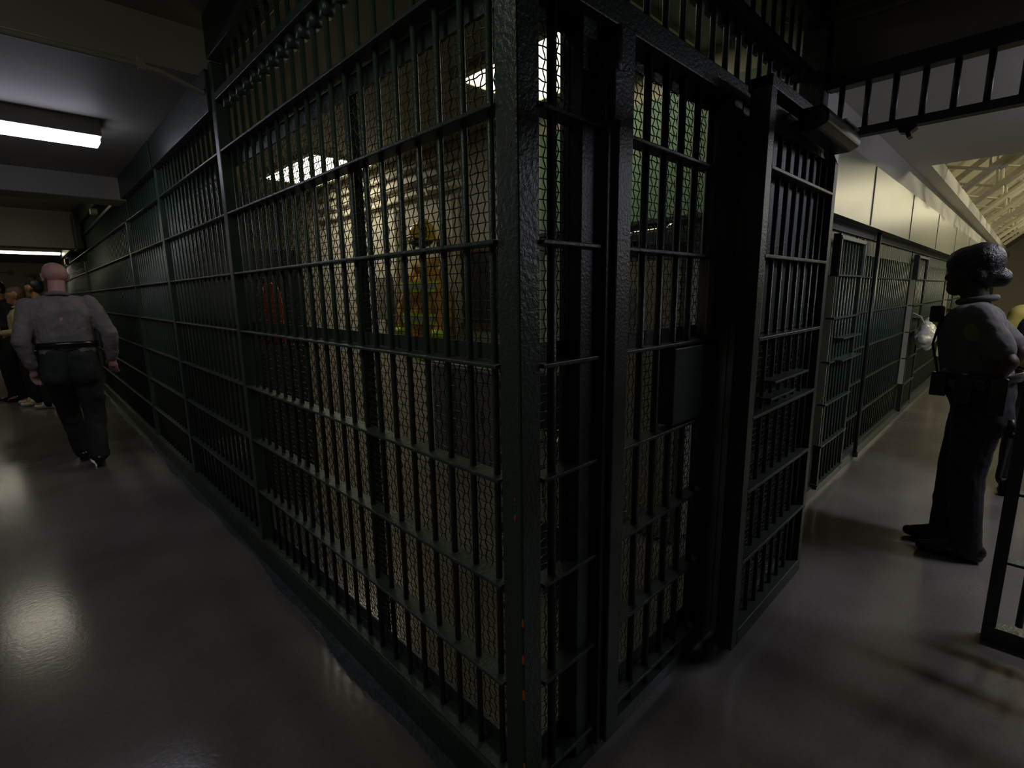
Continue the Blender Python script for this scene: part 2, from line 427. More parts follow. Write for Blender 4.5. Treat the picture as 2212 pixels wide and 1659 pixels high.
MB().tube([(1.01, -0.018, 1.16), (1.01, -0.026, 1.16)], [0.036, 0.032], 20).build('keyhole_escutcheon', DGREEN, lp)
MB().box(1.006, 1.014, -0.028, -0.025, 1.148, 1.172).build('keyhole', BLACK, lp)
lab(MB().box(0.972, 1.030, -0.010, 0.030, 1.365, 1.642).build('strike_bar', STEEL, dr, bevel=0.004), 'worn bare steel bar')
hb = MB().box(0.300, 0.345, -0.050, -0.02, 1.965, 2.085).build('hinge_box', DGREEN, dr, bevel=0.005)
MB().tube([(0.33, -0.022, 2.05), (0.33, -0.022, 2.16)], 0.024, 14).build('hinge_pin', DGREEN, hb, smooth=True)

j2 = thing('door_post', 'dark post between the barred door and the sliding gate', 'post', (1.20, 0.03, 0))
MB().box(1.150, 1.245, -0.025, 0.07, 0.056, 2.204).build('post_shaft', DGREEN, j2, bevel=0.004)

p3 = thing('rear_barred_panel', 'dark mesh-backed barred panel standing behind the sliding gate', 'barred panel', (1.62, 0.03, 0.055))
copies('bar', me, DGREEN, p3, [(1.325+0.105*k, 0.02, 0.055) for k in range(7)])
for z in RAILS[:7]: MB().box(1.245, 1.97, -0.010, 0.048, z-0.012, z).build('rail', DGREEN, p3, bevel=0.003)
woven('wire_mesh', 1, 0.060, 1.252, 1.96, 0.22, 2.10, p3, step=2, n=3)
f = MB(); f.box(1.2455, 1.96, 0.050, 0.056, 2.10, 2.204); f.box(1.245, 1.97, 0.050, 0.056, 0.06, 0.22); f.build('mesh_frame', DGREEN, p3)

# upper grille above the front wall
ug = thing('upper_grille', 'row of tall bars above the front wall with the ceiling lamp behind', 'grille', (1.04, 0.03, 2.268))
MB().box(0.078, 1.962, -0.020, 0.075, 2.205, 2.275).build('sill_beam', DGREEN, ug, bevel=0.004)
me2 = smooth_me(bar_mesh(0, 0.47, 0.0105)); me2.materials.append(DGREEN)
copies('bar', me2, DGREEN, ug, [(0.138+0.1052*k, 0.025, 2.27) for k in range(17)])
MB().box(0.078, 1.962, -0.012, 0.055, 2.50, 2.535).build('upper_rail', DGREEN, ug, bevel=0.003)
c = MB().box(-0.02, 0.02, -0.02, 0.02, 0, 0.045).mesh('collar'); c.materials.append(DGREEN)
copies('collar', c, DGREEN, ug, [(0.138+0.1052*k, 0.03, 2.455) for k in range(17)])
MB().box(0.078, 1.962, -0.03, 0.06, 2.72, 2.90).build('header', DGREEN, ug, bevel=0.004)
ec = thing('corner_column', 'black column at the far right corner of the cage', 'column', (2.0, -0.005, 0))
MB().box(1.965, 2.05, -0.055, 0.055, 0.056, 2.90).build('column_shaft', DGREEN, ec, bevel=0.004)

# ================================================================== SLIDING GATE in front of the wall
G0, G1 = 1.066, 1.945
sg = thing('sliding_gate', 'black sliding gate standing open in front of the cage wall', 'gate', ((G0+G1)/2, -0.115, 0.06))
MB().box(G0, G0+0.055, -0.150, -0.080, 0.06, 2.245).build('stile', DGREEN, sg, bevel=0.003)
MB().box(G1-0.05, G1, -0.150, -0.080, 0.06, 2.18).build('stile', DGREEN, sg, bevel=0.003)
me3 = smooth_me(bar_mesh(0, 2.05, 0.0095)); me3.materials.append(DGREEN)
copies('bar', me3, DGREEN, sg, [(G0+0.125+0.098*k, -0.115, 0.09) for k in range(8)])
for z in RAILS[1:7]: MB().box(G0+0.05, G1-0.045, -0.152, -0.092, z-0.014, z).build('rail', DGREEN, sg, bevel=0.003)
MB().box(G0+0.05, G1-0.045, -0.152, -0.085, 0.06, 0.128).build('bottom_rail', DGREEN, sg, bevel=0.003)
tr = MB().box(G0, 1.50, -0.152, -0.07, 2.205, 2.245).build('top_rail', DGREEN, sg, bevel=0.004)
MB().box(G0+0.05, G1-0.045, -0.125, -0.105, 2.10, 2.183).build('top_plate', DGREEN, sg)
bolt = MB().sphere((0,0,0), 0.011, 10, 7).mesh('bolt'); bolt.materials.append(STEEL)
copies('bolt', bolt, STEEL, sg, [(1.30+0.115*k, -0.13, 2.165-0.002*k) for k in range(4)])
# worn plate between two rails, light strip at the stile, pass-through shelf
lab(MB().box(G0+0.058, G0+0.105, -0.135, -0.105, 1.36, 1.64).build('strike_bar', STEEL, sg, bevel=0.003), 'worn bare steel bar')
ps = MB().box(1.27, 1.70, -0.172, -0.105, 1.158, 1.168).build('pass_shelf', DGREEN, sg, bevel=0.002)
MB().box(1.26, 1.55, -0.165, -0.105, 1.088, 1.098).build('pass_shelf', DGREEN, sg, bevel=0.002)
woven('wire_mesh', 1, -0.085, G0+0.06, G1-0.055, 0.16, 1.62, sg, step=2, n=3)
MB().box(G0+0.055, G1-0.05, -0.095, -0.091, 1.36, 2.11).build('backing_plate', DGREEN, sg)
# track housing on top
th = thing('track_housing', 'black roller housing sticking out at the top of the sliding gate', 'housing', (1.80, -0.14, 2.15))
MB().box(1.505, 1.95, -0.150, -0.06, 2.188, 2.245).build('track', STEEL, th, bevel=0.004)
hm = MB().prism([(-0.262, 2.150), (-0.258, 2.122), (-0.225, 2.105), (-0.156, 2.105), (-0.156, 2.186), (-0.240, 2.186)], 0, 1.32, 1.80)
hs = hm.build('roller_cover', BLACK, th, bevel=0.008)
MB().box(1.60, 1.81, -0.248, -0.160, 2.187, 2.194).build('cover_lip', STEEL, hs)
MB().prism([(1.74, 2.150), (1.90, 2.150), (1.90, 2.085)], 1, -0.158, -0.154).build('gusset', STEEL, th)

# ================================================================== CROSSING GRILLE at x = 2.02
tg = thing('transom_grille', 'short barred transom over the opening into the cell corridor', 'grille', (2.02, -1.2, 2.24))
MB().box(1.985, 2.055, -3.2, -0.058, 2.440, 2.505).build('top_beam', DGREEN, tg, bevel=0.004)
MB().box(1.99, 2.05, -3.2, -0.058, 2.215, 2.250).build('bottom_beam', DGREEN, tg, bevel=0.004)
me4 = smooth_me(bar_mesh(0, 0.20, 0.0125)); me4.materials.append(DGREEN)
copies('bar', me4, DGREEN, tg, [(2.02, -0.118-0.1015*k, 2.245) for k in range(30)])
lt = MB().prism([(-0.345, 2.222), (-0.405, 2.222), (-0.415, 2.205), (-0.395, 2.190), (-0.40, 2.172), (-0.385, 2.166), (-0.378, 2.188), (-0.355, 2.195)], 0, 1.995, 2.045).build('latch', BLACK, tg)
sgp = thing('corridor_grille', 'black barred grille at the right edge closing half the corridor', 'grille', (2.02, -2.0, 0))
MB().box(1.99, 2.05, -0.905, -0.862, 0, 2.213).build('stile', DGREEN, sgp, bevel=0.004)
me5 = smooth_me(bar_mesh(0, 2.1, 0.0125)); me5.materials.append(DGREEN)
copies('bar', me5, DGREEN, sgp, [(2.02, -0.972-0.1015*k, 0.10) for k in range(22)])
for z in RAILS[1:7]: MB().box(1.992, 2.048, -3.2, -0.90, z-0.067, z-0.055).build('rail', DGREEN, sgp, bevel=0.002)
MB().box(1.985, 2.055, -3.2, -0.87, 0.0, 0.075).build('bottom_rail', DGREEN, sgp, bevel=0.003)
lk = MB().box(2.00, 2.04, -0.862, -0.842, 0.66, 0.73).build('strike', BLACK, sgp, bevel=0.004)

# ================================================================== CELL FRONTS (right corridor)
CR = [0.10, 0.40, 0.71, 1.02, 1.33, 1.627]
def cell_bay(x0, x1, label):
    t = thing('cell_grille', label, 'barred panel', ((x0+x1)/2, 0.18, 0.07), 'recessed barred cell fronts')
    n = min(int((x1-x0)/0.1016), 95)
    m_ = smooth_me(bar_mesh(0.01, 1.88, 0.0095)); m_.materials.append(GREEN)
    copies('bar', m_, GREEN, t, [(x0+0.06+0.1016*k, 0.175, 0.075) for k in range(n)])
    for z in CR: MB().box(x0, x1, 0.152, 0.20, z-0.012, z).build('rail', GREEN, t)
    MB().box(x0, x1, 0.205, 0.215, 0.082, 1.983).build('backing_plate', DGREEN, t)
    MB().box(x0, x1, 0.168, 0.205, 1.80, 1.983).build('header', DGREEN, t)
def cell_door(x0, x1, label):
    t = thing('cell_door', label, 'door', ((x0+x1)/2, 0.14, 0.0), 'projecting cell doors')
    m_ = smooth_me(bar_mesh(0, 1.8, 0.0095)); m_.materials.append(GREEN)
    n = int((x1-x0-0.08)/0.085)
    copies('bar', m_, GREEN, t, [(x0+0.07+0.085*k, 0.125, 0.09) for k in range(n)])
    for z in CR: MB().box(x0-0.012, x1, 0.096, 0.15, z-0.012, z).build('rail', GREEN, t)
    for a in (x0, x1-0.035): MB().box(a, a+0.035, 0.105, 0.150, 0.06, 1.9).build('stile', DGREEN, t)
    lab(MB().box(x0-0.010, x0-0.002, 0.112, 0.160, 0.40, 1.62).build('side_plate', CREAM, t), 'cream painted side plate')
    MB().box(x0, x1, 0.168, 0.19, 0.085, 1.98).build('backing_plate', DGREEN, t)
    fr = MB(); fr.box(x0-0.01, x1+0.01, 0.095, 0.105, 1.86, 1.885); fr.box(x0-0.01, x0+0.012, 0.095, 0.105, 1.627, 1.87); fr.box(x1-0.012, x1+0.01, 0.095, 0.105, 1.627, 1.87)
    fr.build('head_frame', GREYPAINT, t)
    sh = MB().box(x0+0.14, x1-0.02, 0.06, 0.13, 1.170, 1.180).build('pass_shelf', GREEN, t)
    MB().box(x0+0.12, x1, 0.05, 0.13, 1.012, 1.022).build('pass_shelf', GREEN, t)
cell_bay(2.12, 3.16, 'recessed barred cell front just behind the sliding gate')
cell_door(3.20, 3.90, 'nearest projecting cell door with a cream side plate')
cell_bay(3.95, 6.50, 'recessed teal barred cell front between the two projecting doors')
cell_door(6.56, 7.26, 'second projecting cell door, the one with the white bag')
cell_bay(7.32, 9.90, 'recessed barred cell front just past the second projecting door')
cell_door(9.96, 10.66, 'third projecting cell door, beside the head of the woman in uniform')
cell_bay(10.7, 20.3, 'farthest stretch of barred cell front down the corridor')
sf = thing('cell_front_soffit', 'dark ledge running over all the cell fronts', 'ledge', (12, 0.12, 1.98))
MB().box(2.1, 25, 0.067, 0.236, 1.985, 2.0).build('ledge_plate', DGREEN, sf)
MB().box(2.1, 25, 0.150, 0.165, 1.93, 1.985).build('ledge_lip', GREYPAINT, sf)
# white sheet-metal panels above
seams = [2.16, 3.765, 5.44, 7.30, 9.3, 11.5, 13.7, 16.0, 18.5, 21.0, 24.0]
nm = ['nearest', 'second', 'third', 'fourth', 'fifth', 'sixth', 'seventh', 'eighth', 'ninth', 'farthest']
for i in range(10):
    t = thing('wall_sheet', '%s white sheet-metal panel above the cell fronts' % nm[i], 'wall panel', ((seams[i]+seams[i+1])/2, 0.062, 1.985), 'white sheet panels above the cells')
    MB().box(seams[i]+0.006, seams[i+1]-0.006, 0.060, 0.066, 1.985, 2.405).build('sheet', WPANEL, t)
    MB().box(seams[i+1]-0.006, seams[i+1]+0.006, 0.054, 0.064, 1.99, 2.40).build('seam_strip', GREYPAINT, t)
# floor-to-ledge pipe
vp = thing('downpipe', 'thin black pipe standing free in front of the recessed cell front', 'pipe', (4.42, 0.125, 0.02))
MB().tube([(4.42, 0.115, 0.05), (4.42, 0.115, 1.985)], 0.016, 10).build('pipe_run', BLACK, vp, smooth=True)
MB().tube([(4.42, 0.115, 0.02), (4.42, 0.115, 0.06)], 0.024, 10).build('pipe_foot', BLACK, vp)

# roof trusses of the hall
for i in range(9):
    x = 6.3 + 1.25*i
    t = thing('roof_truss', ['nearest', 'second', 'third', 'fourth', 'fifth', 'sixth', 'seventh', 'eighth', 'farthest'][i] + ' cream roof truss over the far end of the cell corridor', 'truss', (x, -0.2, 2.9), 'roof trusses in the hall')
    a = Vector((x, 0.0, 2.78)); b = Vector((x, -4.4, 6.78)); dn = Vector((0, -0.10, -0.12))
    MB().tube([a, b], 0.035, 6).build('top_chord', CREAM, t)
    MB().tube([a+dn*2.2, b+dn*2.2], 0.035, 6).build('bottom_chord', CREAM, t)
    wb = MB()
    for k in range(12):
        p = a.lerp(b, k/12); q = a.lerp(b, (k+0.5)/12) + dn*2.2; r_ = a.lerp(b, (k+1)/12)
        wb.tube([p, q], 0.016, 5); wb.tube([q, r_], 0.016, 5)
    wb.build('web', CREAM, t)
    if i < 8:
        MB().tube([a.lerp(b, 0.05)+dn*2.5, a.lerp(b, 0.75)+dn*2.5+Vector((1.25, 0, 0))], 0.022, 5).build('brace', CREAM, t)

# white bag hung on the second cell door
bg = MB(); cx, cy, cz = 6.60, -0.035, 1.00
bg.cone((cx-0.08, cy, cz+0.13), (cx-0.05, cy, cz-0.05), 0.02, 0.10).cone((cx+0.10, cy, cz+0.15), (cx+0.02, cy, cz-0.02), 0.03, 0.12)
bg.cone((cx+0.12, cy, cz), (cx+0.28, cy-0.02, cz-0.05), 0.10, 0.08).cone((cx+0.15, cy, cz-0.06), (cx+0.2, cy, cz-0.16), 0.08, 0.05).sphere((cx-0.12, cy, cz-0.06), (0.12, 0.06, 0.05))
bagt = thing('plastic_bag', 'crumpled white plastic bag hanging on the second projecting cell door', 'bag', (cx, cy, cz-0.2))
blob('bag_film', bg, BAG, bagt, 0.012, 1, 0.05, 0.08)
MB().tube([(cx-0.09, cy+0.01, cz+0.12), (cx-0.095, cy+0.05, cz+0.20), (cx-0.08, cy+0.125, cz+0.24)], 0.008, 6).build('bag_handle', BAG, bagt)

# ================================================================== LAMPS
def tube_lamp(label, x0, x1, y0, y1, z0, z1, lm, group='corridor ceiling lamps', lens=0.045):
    t = thing('ceiling_lamp', label, 'lamp', ((x0+x1)/2, (y0+y1)/2, z0), group)
    MB().box(x0, x1, y0, y1, z0+lens, z1).build('lamp_housing', CEIL, t)
    MB().box(x0+0.01, x1-0.01, y0+0.008, y1-0.008, z0, z0+lens).build('diffuser', lm, t, bevel=0.008)
    return t
tube_lamp('nearest long ceiling lamp across the left corridor, bright bluish white', -1.75, -0.325, 3.45, 3.62, 2.515, 2.66, L_CORR)
tube_lamp('ceiling lamp above the near end of the left corridor', -1.95, -0.62, 0.35, 0.58, 2.80, 2.885, L_NEAR)
tube_lamp('ceiling lamp in the bay hidden behind the first beam', -1.52, -0.90, 7.85, 8.30, 2.80, 2.90, L_CORRB)
tube_lamp('farthest ceiling lamp across the left corridor, a thin bright line', -2.1, -0.05, 14.35, 14.60, 2.515, 2.66, L_CORRB)
def troffer(label, x0, x1, y0, y1, lm):
    t = thing('ceiling_troffer', label, 'lamp', ((x0+x1)/2, (y0+y1)/2, 2.86), 'ceiling lamps inside the cage')
    fr = MB(); z0, z1 = 2.868, 2.90; w_ = 0.045
    fr.box(x0-w_, x1+w_, y0-w_, y0, z0, z1); fr.box(x0-w_, x1+w_, y1, y1+w_, z0, z1); fr.box(x0-w_, x0, y0, y1, z0, z1); fr.box(x1, x1+w_, y0, y1, z0, z1)
    fr.build('lamp_frame', CREAM, t)
    MB().box(x0, x1, y0, y1, 2.875, 2.895).build('diffuser', lm, t)
troffer('bright ceiling lamp seen through the bars above the door', 1.36, 1.985, 0.67, 1.87, L_CAGE)
troffer('bright ceiling lamp deep inside the cage behind the left wall mesh', 1.36, 1.985, 4.15, 5.5, L_CAGE2)
hl = thing('hanging_lamp', 'bluish white lamp hanging in the cell corridor beyond the transom', 'lamp', (3.2, -1.9, 2.40))
MB().box(3.1, 3.3, -2.6, -1.25, 2.44, 2.47).build('lamp_housing', CREAM, hl)
MB().box(3.11, 3.29, -2.59, -1.26, 2.40, 2.44).build('diffuser', L_HALLW, hl)
for y in (-2.4, -1.45): MB().tube([(3.2, y, 2.47), (3.2, y, 2.62)], 0.01, 6).build('hanger', CREAM, hl)
for i, x in enumerate((8.0, 12.5, 17.0)):
    t = thing('hall_lamp', ['nearest', 'middle', 'farthest'][i]+' warm lamp hanging in the trussed hall', 'lamp', (x, -2.6, 3.5), 'hall lamps')
    MB().box(x-0.6, x+0.6, -2.75, -2.45, 3.60, 3.64).build('lamp_housing', CREAM, t)
    MB().box(x-0.58, x+0.58, -2.73, -2.47, 3.52, 3.60).build('diffuser', L_HALL, t)
    MB().tube([(x, -2.6, 3.64), (x, -2.6, 5.2)], 0.012, 6).build('hanger', CREAM, t)

# conduits
cd = thing('ceiling_conduit', 'cream conduit along the ceiling step bending into the left barred wall', 'conduit', (-1.0, 2.27, 2.60))
MB().tube([(-3.9, 2.27, 2.625), (-0.30, 2.27, 2.632), (-0.20, 2.265, 2.622), (-0.10, 2.25, 2.588), (-0.03, 2.225, 2.558), (0.04, 2.21, 2.545)], 0.014, 10).build('conduit_run', CEIL, cd, smooth=True)
MB().box(-0.29, -0.26, 2.255, 2.285, 2.61, 2.665).build('clip', CEIL, cd)
for k, (z0, z1, y2) in enumerate(((2.835, 2.80, -0.08), (2.775, 2.745, -0.10))):
    c_ = thing('wall_conduit', ('upper' if k == 0 else 'lower')+' of the two cream conduits leaving the cage corner above the transom', 'conduit', (2.03, -0.5, z1), 'conduits above the transom')
    MB().tube([(1.9, 0.12, z0), (2.03, 0.06, z0), (2.045, -0.05, z1), (2.046, -0.25, z1-0.005), (2.046, -3.0, z1-0.01)], 0.013, 8).build('conduit_run', CEIL, c_, smooth=True)

# ================================================================== INSIDE THE CAGE
# door and cupboard on the right-hand cage wall
dj = MB(); dj.box(2.172, 2.20, 1.835, 1.875, 0, 1.86); dj.box(2.172, 2.20, 1.05, 1.095, 0, 1.86); dj.box(2.172, 2.20, 1.05, 1.875, 1.82, 1.86)
d1 = struct('door_1', MB().box(2.180, 2.20, 1.095, 1.835, 0.01, 1.82), TAUPE); d1['label'] = 'taupe door with a cream frame on the cage wall'
dj.build('door_frame', CREAM, d1)
cb = thing('storage_cupboard', 'tall cream cupboard with a black top and grey lock plate', 'cupboard', (2.0, 0.80, 0))
MB().box(1.80, 2.17, 0.50, 1.04, 0.02, 1.735).build('carcass', TAUPE, cb, bevel=0.004)
MB().box(1.78, 2.18, 0.47, 1.06, 1.735, 1.79).build('cupboard_top', BLACK, cb)
dd = MB().box(1.785, 1.80, 0.52, 1.02, 0.08, 1.70).build('cupboard_door', mat('pale_taupe', (0.38, 0.35, 0.27), 0.4), cb, bevel=0.003)
lk = MB().box(1.778, 1.785, 0.80, 0.95, 1.33, 1.54).build('lock_plate', GREYPAINT, dd)
MB().box(1.774, 1.779, 0.895, 0.905, 1.37, 1.42).box(1.774, 1.779, 0.895, 0.905, 1.455, 1.505).build('slot', BLACK, dd)
MB().sphere((1.775, 0.90, 1.435), 0.012, 10, 7).build('knob', CHROME, dd, smooth=True)
dl = thing('desk_lamp', 'chrome arm lamp lying over the top of the cream cupboard', 'lamp', (1.95, 0.75, 1.79))
MB().tube([(1.86, 1.04, 1.83), (1.86, 0.95, 1.865), (1.86, 0.86, 1.875), (1.87, 0.74, 1.88), (1.88, 0.66, 1.885)], 0.012, 8).build('arm', CHROME, dl, smooth=True)
MB().sphere((1.88, 0.64, 1.885), 0.028, 14, 9).build('lamp_head', CHROME, dl, smooth=True)
MB().tube([(1.87, 0.95, 1.79), (1.87, 0.95, 1.86)], 0.012, 8).build('stand', CHROME, dl)
MB().tube([(1.87, 0.95, 1.79), (1.87, 0.95, 1.80)], 0.06, 16).build('base', BLACK, dl)
ts = tag(recenter(MB().box(2.10, 2.196, 0.45, 2.05, 1.955, 1.98).build('wall_shelf', DGREEN, None)), 'dark shelf on the green cage wall above the cupboard', 'shelf')
nb = thing('notice_board', 'dark slate notice board on the cage wall next to the firefighter coat', 'board', (2.18, 2.6, 1.22))
MB().box(2.182, 2.20, 2.25, 2.94, 1.26, 1.92).build('board', SLATE, nb)
MB().box(2.176, 2.20, 2.23, 2.94, 1.90, 1.925).build('top_trim', BROWN, nb); MB().box(2.15, 2.20, 2.23, 2.94, 1.20, 1.26).build('ledge', BROWN, nb)
lc = thing('low_locker', 'grey low locker under the slate notice board', 'locker', (2.0, 2.5, 0))
MB().box(1.82, 2.19, 2.00, 2.98, 0.08, 0.92).build('carcass', GREYPAINT, lc, bevel=0.004)
MB().box(1.85, 2.18, 2.02, 2.96, 0.0, 0.08).build('plinth', BLACK, lc)
for a in (2.01, 2.335, 2.66):
    q = MB().box(1.806, 1.82, a, a+0.30, 0.10, 0.90).build('locker_door', GREYPAINT, lc, bevel=0.003)
    MB().box(1.796, 1.806, a+0.24, a+0.26, 0.45, 0.56).build('handle', CHROME, q)
ch_ = thing('office_chair', 'grey office chair with chrome arms behind the barred door', 'chair', (1.45, 1.25, 0))
MB().box(1.24, 1.66, 1.04, 1.46, 0.44, 0.52).build('seat', SLATE, ch_, bevel=0.02)
MB().box(1.58, 1.66, 1.06, 1.44, 0.60, 1.02).build('backrest', SLATE, ch_, bevel=0.02)
MB().tube([(1.45, 1.25, 0.10), (1.45, 1.25, 0.44)], 0.025, 12).build('column', CHROME, ch_)
for k in range(5):
    a = 2*PI*k/5
    lg = MB().tube([(1.45, 1.25, 0.12), (1.45+0.27*math.cos(a), 1.25+0.27*math.sin(a), 0.07)], [0.02, 0.014], 8).build('leg', CHROME, ch_)
    MB().sphere((1.45+0.27*math.cos(a), 1.25+0.27*math.sin(a), 0.029), 0.028, 10, 7).build('caster', BLACK, lg)
for y in (1.02, 1.48): MB().tube([(1.6, y, 0.48), (1.6, y, 0.72), (1.34, y, 0.72), (1.32, y, 0.48)], 0.012, 8).build('armrest', CHROME, ch_, smooth=True)
bn = tag(recenter(MB().box(0.95, 1.25, 0.55, 0.95, 0.002, 0.36).build('storage_crate', mat('dark_crate', (0.03, 0.035, 0.033), 0.5), None, bevel=0.01)), 'dark crate on the floor just inside the barred door', 'crate')

# lockers and clutter deeper inside, behind the left wall
for i, (x0, x1, y0, y1, h, lbl) in enumerate(((0.55, 0.95, 3.6, 4.3, 1.92, 'tall dark locker nearest the wire mesh of the left wall'), (0.62, 1.0, 5.2, 6.2, 2.0, 'tall dark locker farther inside behind the left wall'), (0.35, 0.6, 2.9, 3.25, 1.18, 'low dark cabinet under the red extinguisher'))):
    t = thing('dark_locker', lbl, 'locker', ((x0+x1)/2, (y0+y1)/2, 0), 'dark lockers inside the cage')
    MB().box(x0, x1, y0, y1, 0.0, h).build('carcass', SLATE, t, bevel=0.004)
    q = MB().box(x0-0.014, x0, y0+0.02, y1-0.02, 0.06, h-0.04).build('locker_door', SLATE, t, bevel=0.003)
    MB().box(x0-0.022, x0-0.014, y0+0.08, y0+0.10, h*0.5, h*0.5+0.1).build('handle', CHROME, q)
ex = thing('fire_extinguisher', 'red extinguisher standing on a low dark cabinet behind the mesh', 'extinguisher', (0.47, 3.05, 1.182))
MB().tube([(0.47, 3.05, 1.182), (0.47, 3.05, 1.19), (0.47, 3.05, 1.56), (0.47, 3.05, 1.61), (0.47, 3.05, 1.63)], [0.075, 0.08, 0.08, 0.05, 0.025], 20).build('cylinder', RED, ex, smooth=True)
MB().box(0.44, 0.50, 3.03, 3.07, 1.63, 1.67).build('valve', CHROME, ex)
MB().tube([(0.45, 3.03, 1.65), (0.38, 2.98, 1.60), (0.375, 2.97, 1.35)], 0.011, 8).build('hose', BLACK, ex, smooth=True)
gw = tag(recenter(MB().box(2.12, 2.199, 4.20, 4.44, 1.25, 1.72).build('wall_box', mat('worn_box', (0.20, 0.17, 0.12), 0.6), None, bevel=0.006)), 'small tan box fixed on the cream wall left of the coat', 'box')
for k, z in enumerate((2.50, 2.63, 2.76)):
    p_ = thing('wall_pipe', ['lowest', 'middle', 'topmost'][k]+' of three horizontal pipes high on the cream wall deep in the cage', 'pipe', (2.17, 4.4, z), 'pipes high on the cage wall')
    MB().tube([(2.165, 2.98, z), (2.165, 5.9, z)], 0.024, 10).build('pipe_run', CREAM, p_, smooth=True)
    for y in (3.4, 4.4, 5.4): MB().box(2.14, 2.20, y-0.02, y+0.02, z-0.032, z+0.032).build('clamp', CREAM, p_)
for k, y in enumerate((4.05, 3.02)):
    p_ = thing('wall_pipe', ['vertical pipe left of the yellow helmet', 'vertical pipe between the coat and the slate board'][k], 'pipe', (2.165, y, 0.9), 'pipes high on the cage wall')
    MB().tube([(2.165, y, 0.9), (2.165, y, 2.44)], 0.026, 10).build('pipe_run', CREAM, p_, smooth=True)

# turnout coat on a hook and yellow helmet over it
CX, CY, CS = 2.00, 3.30, 1.12
def T(dx, dy, z): return (CX + dy*0.85, CY - dx*CS, z)
hk = thing('wall_hook', 'black coat hook on the cage wall behind the yellow helmet', 'hook', (2.18, CY, 2.0))
MB().box(2.19, 2.20, CY-0.04, CY+0.04, 1.98, 2.06).build('hook_plate', BLACK, hk)
MB().tube([(2.195, CY, 2.01), (2.175, CY, 2.0), (2.168, CY, 2.03)], 0.007, 8).build('hook_arm', BLACK, hk)
hm_ = thing('firefighter_helmet', 'yellow firefighter helmet with a black visor above the tan coat', 'helmet', T(0, 0, 1.92))
d = MB(); d.sphere(T(0, 0, 2.10), (0.125, 0.145, 0.125), 24, 14)
d.cone(T(0.05, -0.05, 2.17), T(0.13, -0.07, 2.20), 0.05, 0.022).cone(T(-0.02, 0.1, 2.10), T(-0.10, 0.08, 2.08), 0.06, 0.05)
blob('shell', d, HELM, hm_, 0.008, 2)
ring = [T(0.150*math.cos(2*PI*k/28), 0.165*math.sin(2*PI*k/28), 2.065-0.03*math.cos(2*PI*k/28)**2) for k in range(28)]
MB().tube(ring+[ring[0]], 0.013, 8, cap=False).build('brim', HELM, hm_, smooth=True)
vz = MB(); vz.sphere(T(0.035, -0.05, 2.02), (0.10, 0.125, 0.055), 18, 10); vz.cone(T(0.12, -0.1, 2.06), T(0.14, -0.09, 2.13), 0.035, 0.022)
vz.build('visor', BLACK, hm_, smooth=True)
MB().tube([T(-0.09, -0.05, 2.03), T(-0.03, -0.10, 1.93), T(0.05, -0.10, 1.93), T(0.10, -0.05, 2.03)], 0.012, 8).build('chin_strap', BLACK, hm_)
ct = thing('turnout_coat', 'tan firefighter coat with lime and silver stripes hanging below the helmet', 'coat', T(0, 0, 0.88))
b = MB()
b.cone(T(-0.10, 0.02, 1.66), T(-0.12, 0.02, 1.00), 0.115, 0.135); b.cone(T(0.10, 0.02, 1.66), T(0.12, 0.02, 1.00), 0.115, 0.135); b.cone(T(0, 0, 1.62), T(0, 0, 1.00), 0.115, 0.14)
b.cone(T(-0.18, 0.02, 1.68), T(-0.29, -0.03, 1.38), 0.085, 0.078); b.cone(T(-0.29, -0.03, 1.38), T(-0.28, -0.08, 1.06), 0.078, 0.075)
b.cone(T(0.18, 0.02, 1.68), T(0.29, -0.02, 1.40), 0.085, 0.078); b.cone(T(0.29, -0.02, 1.40), T(0.28, -0.06, 1.08), 0.078, 0.075)
b.cone(T(-0.10, 0.0, 1.80), T(0.08, -0.04, 1.79), 0.05, 0.05).cone(T(-0.11, 0.05, 1.82), T(0.11, 0.05, 1.82), 0.05, 0.05)
blob('coat_cloth', b, TAN, ct, 0.010, 2, 0.035, 0.08)
def band(name, z, m_, h, parent, inset=0.0):
    q = MB(); rx, ry = 0.262+inset, 0.172+inset; N_ = 40
    sg_ = lambda v: math.copysign(abs(v)**0.7, v)
    for k in range(N_):
        a = 2*PI*k/N_; p = T(rx*sg_(math.cos(a)), ry*sg_(math.sin(a)), z)
        q.v += [(min(p[0], 2.199), p[1], z-h/2), (min(p[0], 2.199), p[1], z+h/2)]
    for k in range(N_):
        k2 = (k+1) % N_; q.f.append((2*k, 2*k2, 2*k2+1, 2*k+1))
    return q.build(name, m_, parent, smooth=True)
for z in (1.60, 1.30, 0.96):
    bd = lab(band('reflective_band', z, LIME, 0.10, ct), 'lime reflective band'); band('silver_strip', z, SILVER, 0.034, bd, 0.004)
for sx in (-1, 1):
    MB().tube([T(0.283*sx, -0.065, 1.20), T(0.281*sx, -0.07, 1.12)], 0.086, 16).build('cuff_band', LIME, ct, smooth=True)

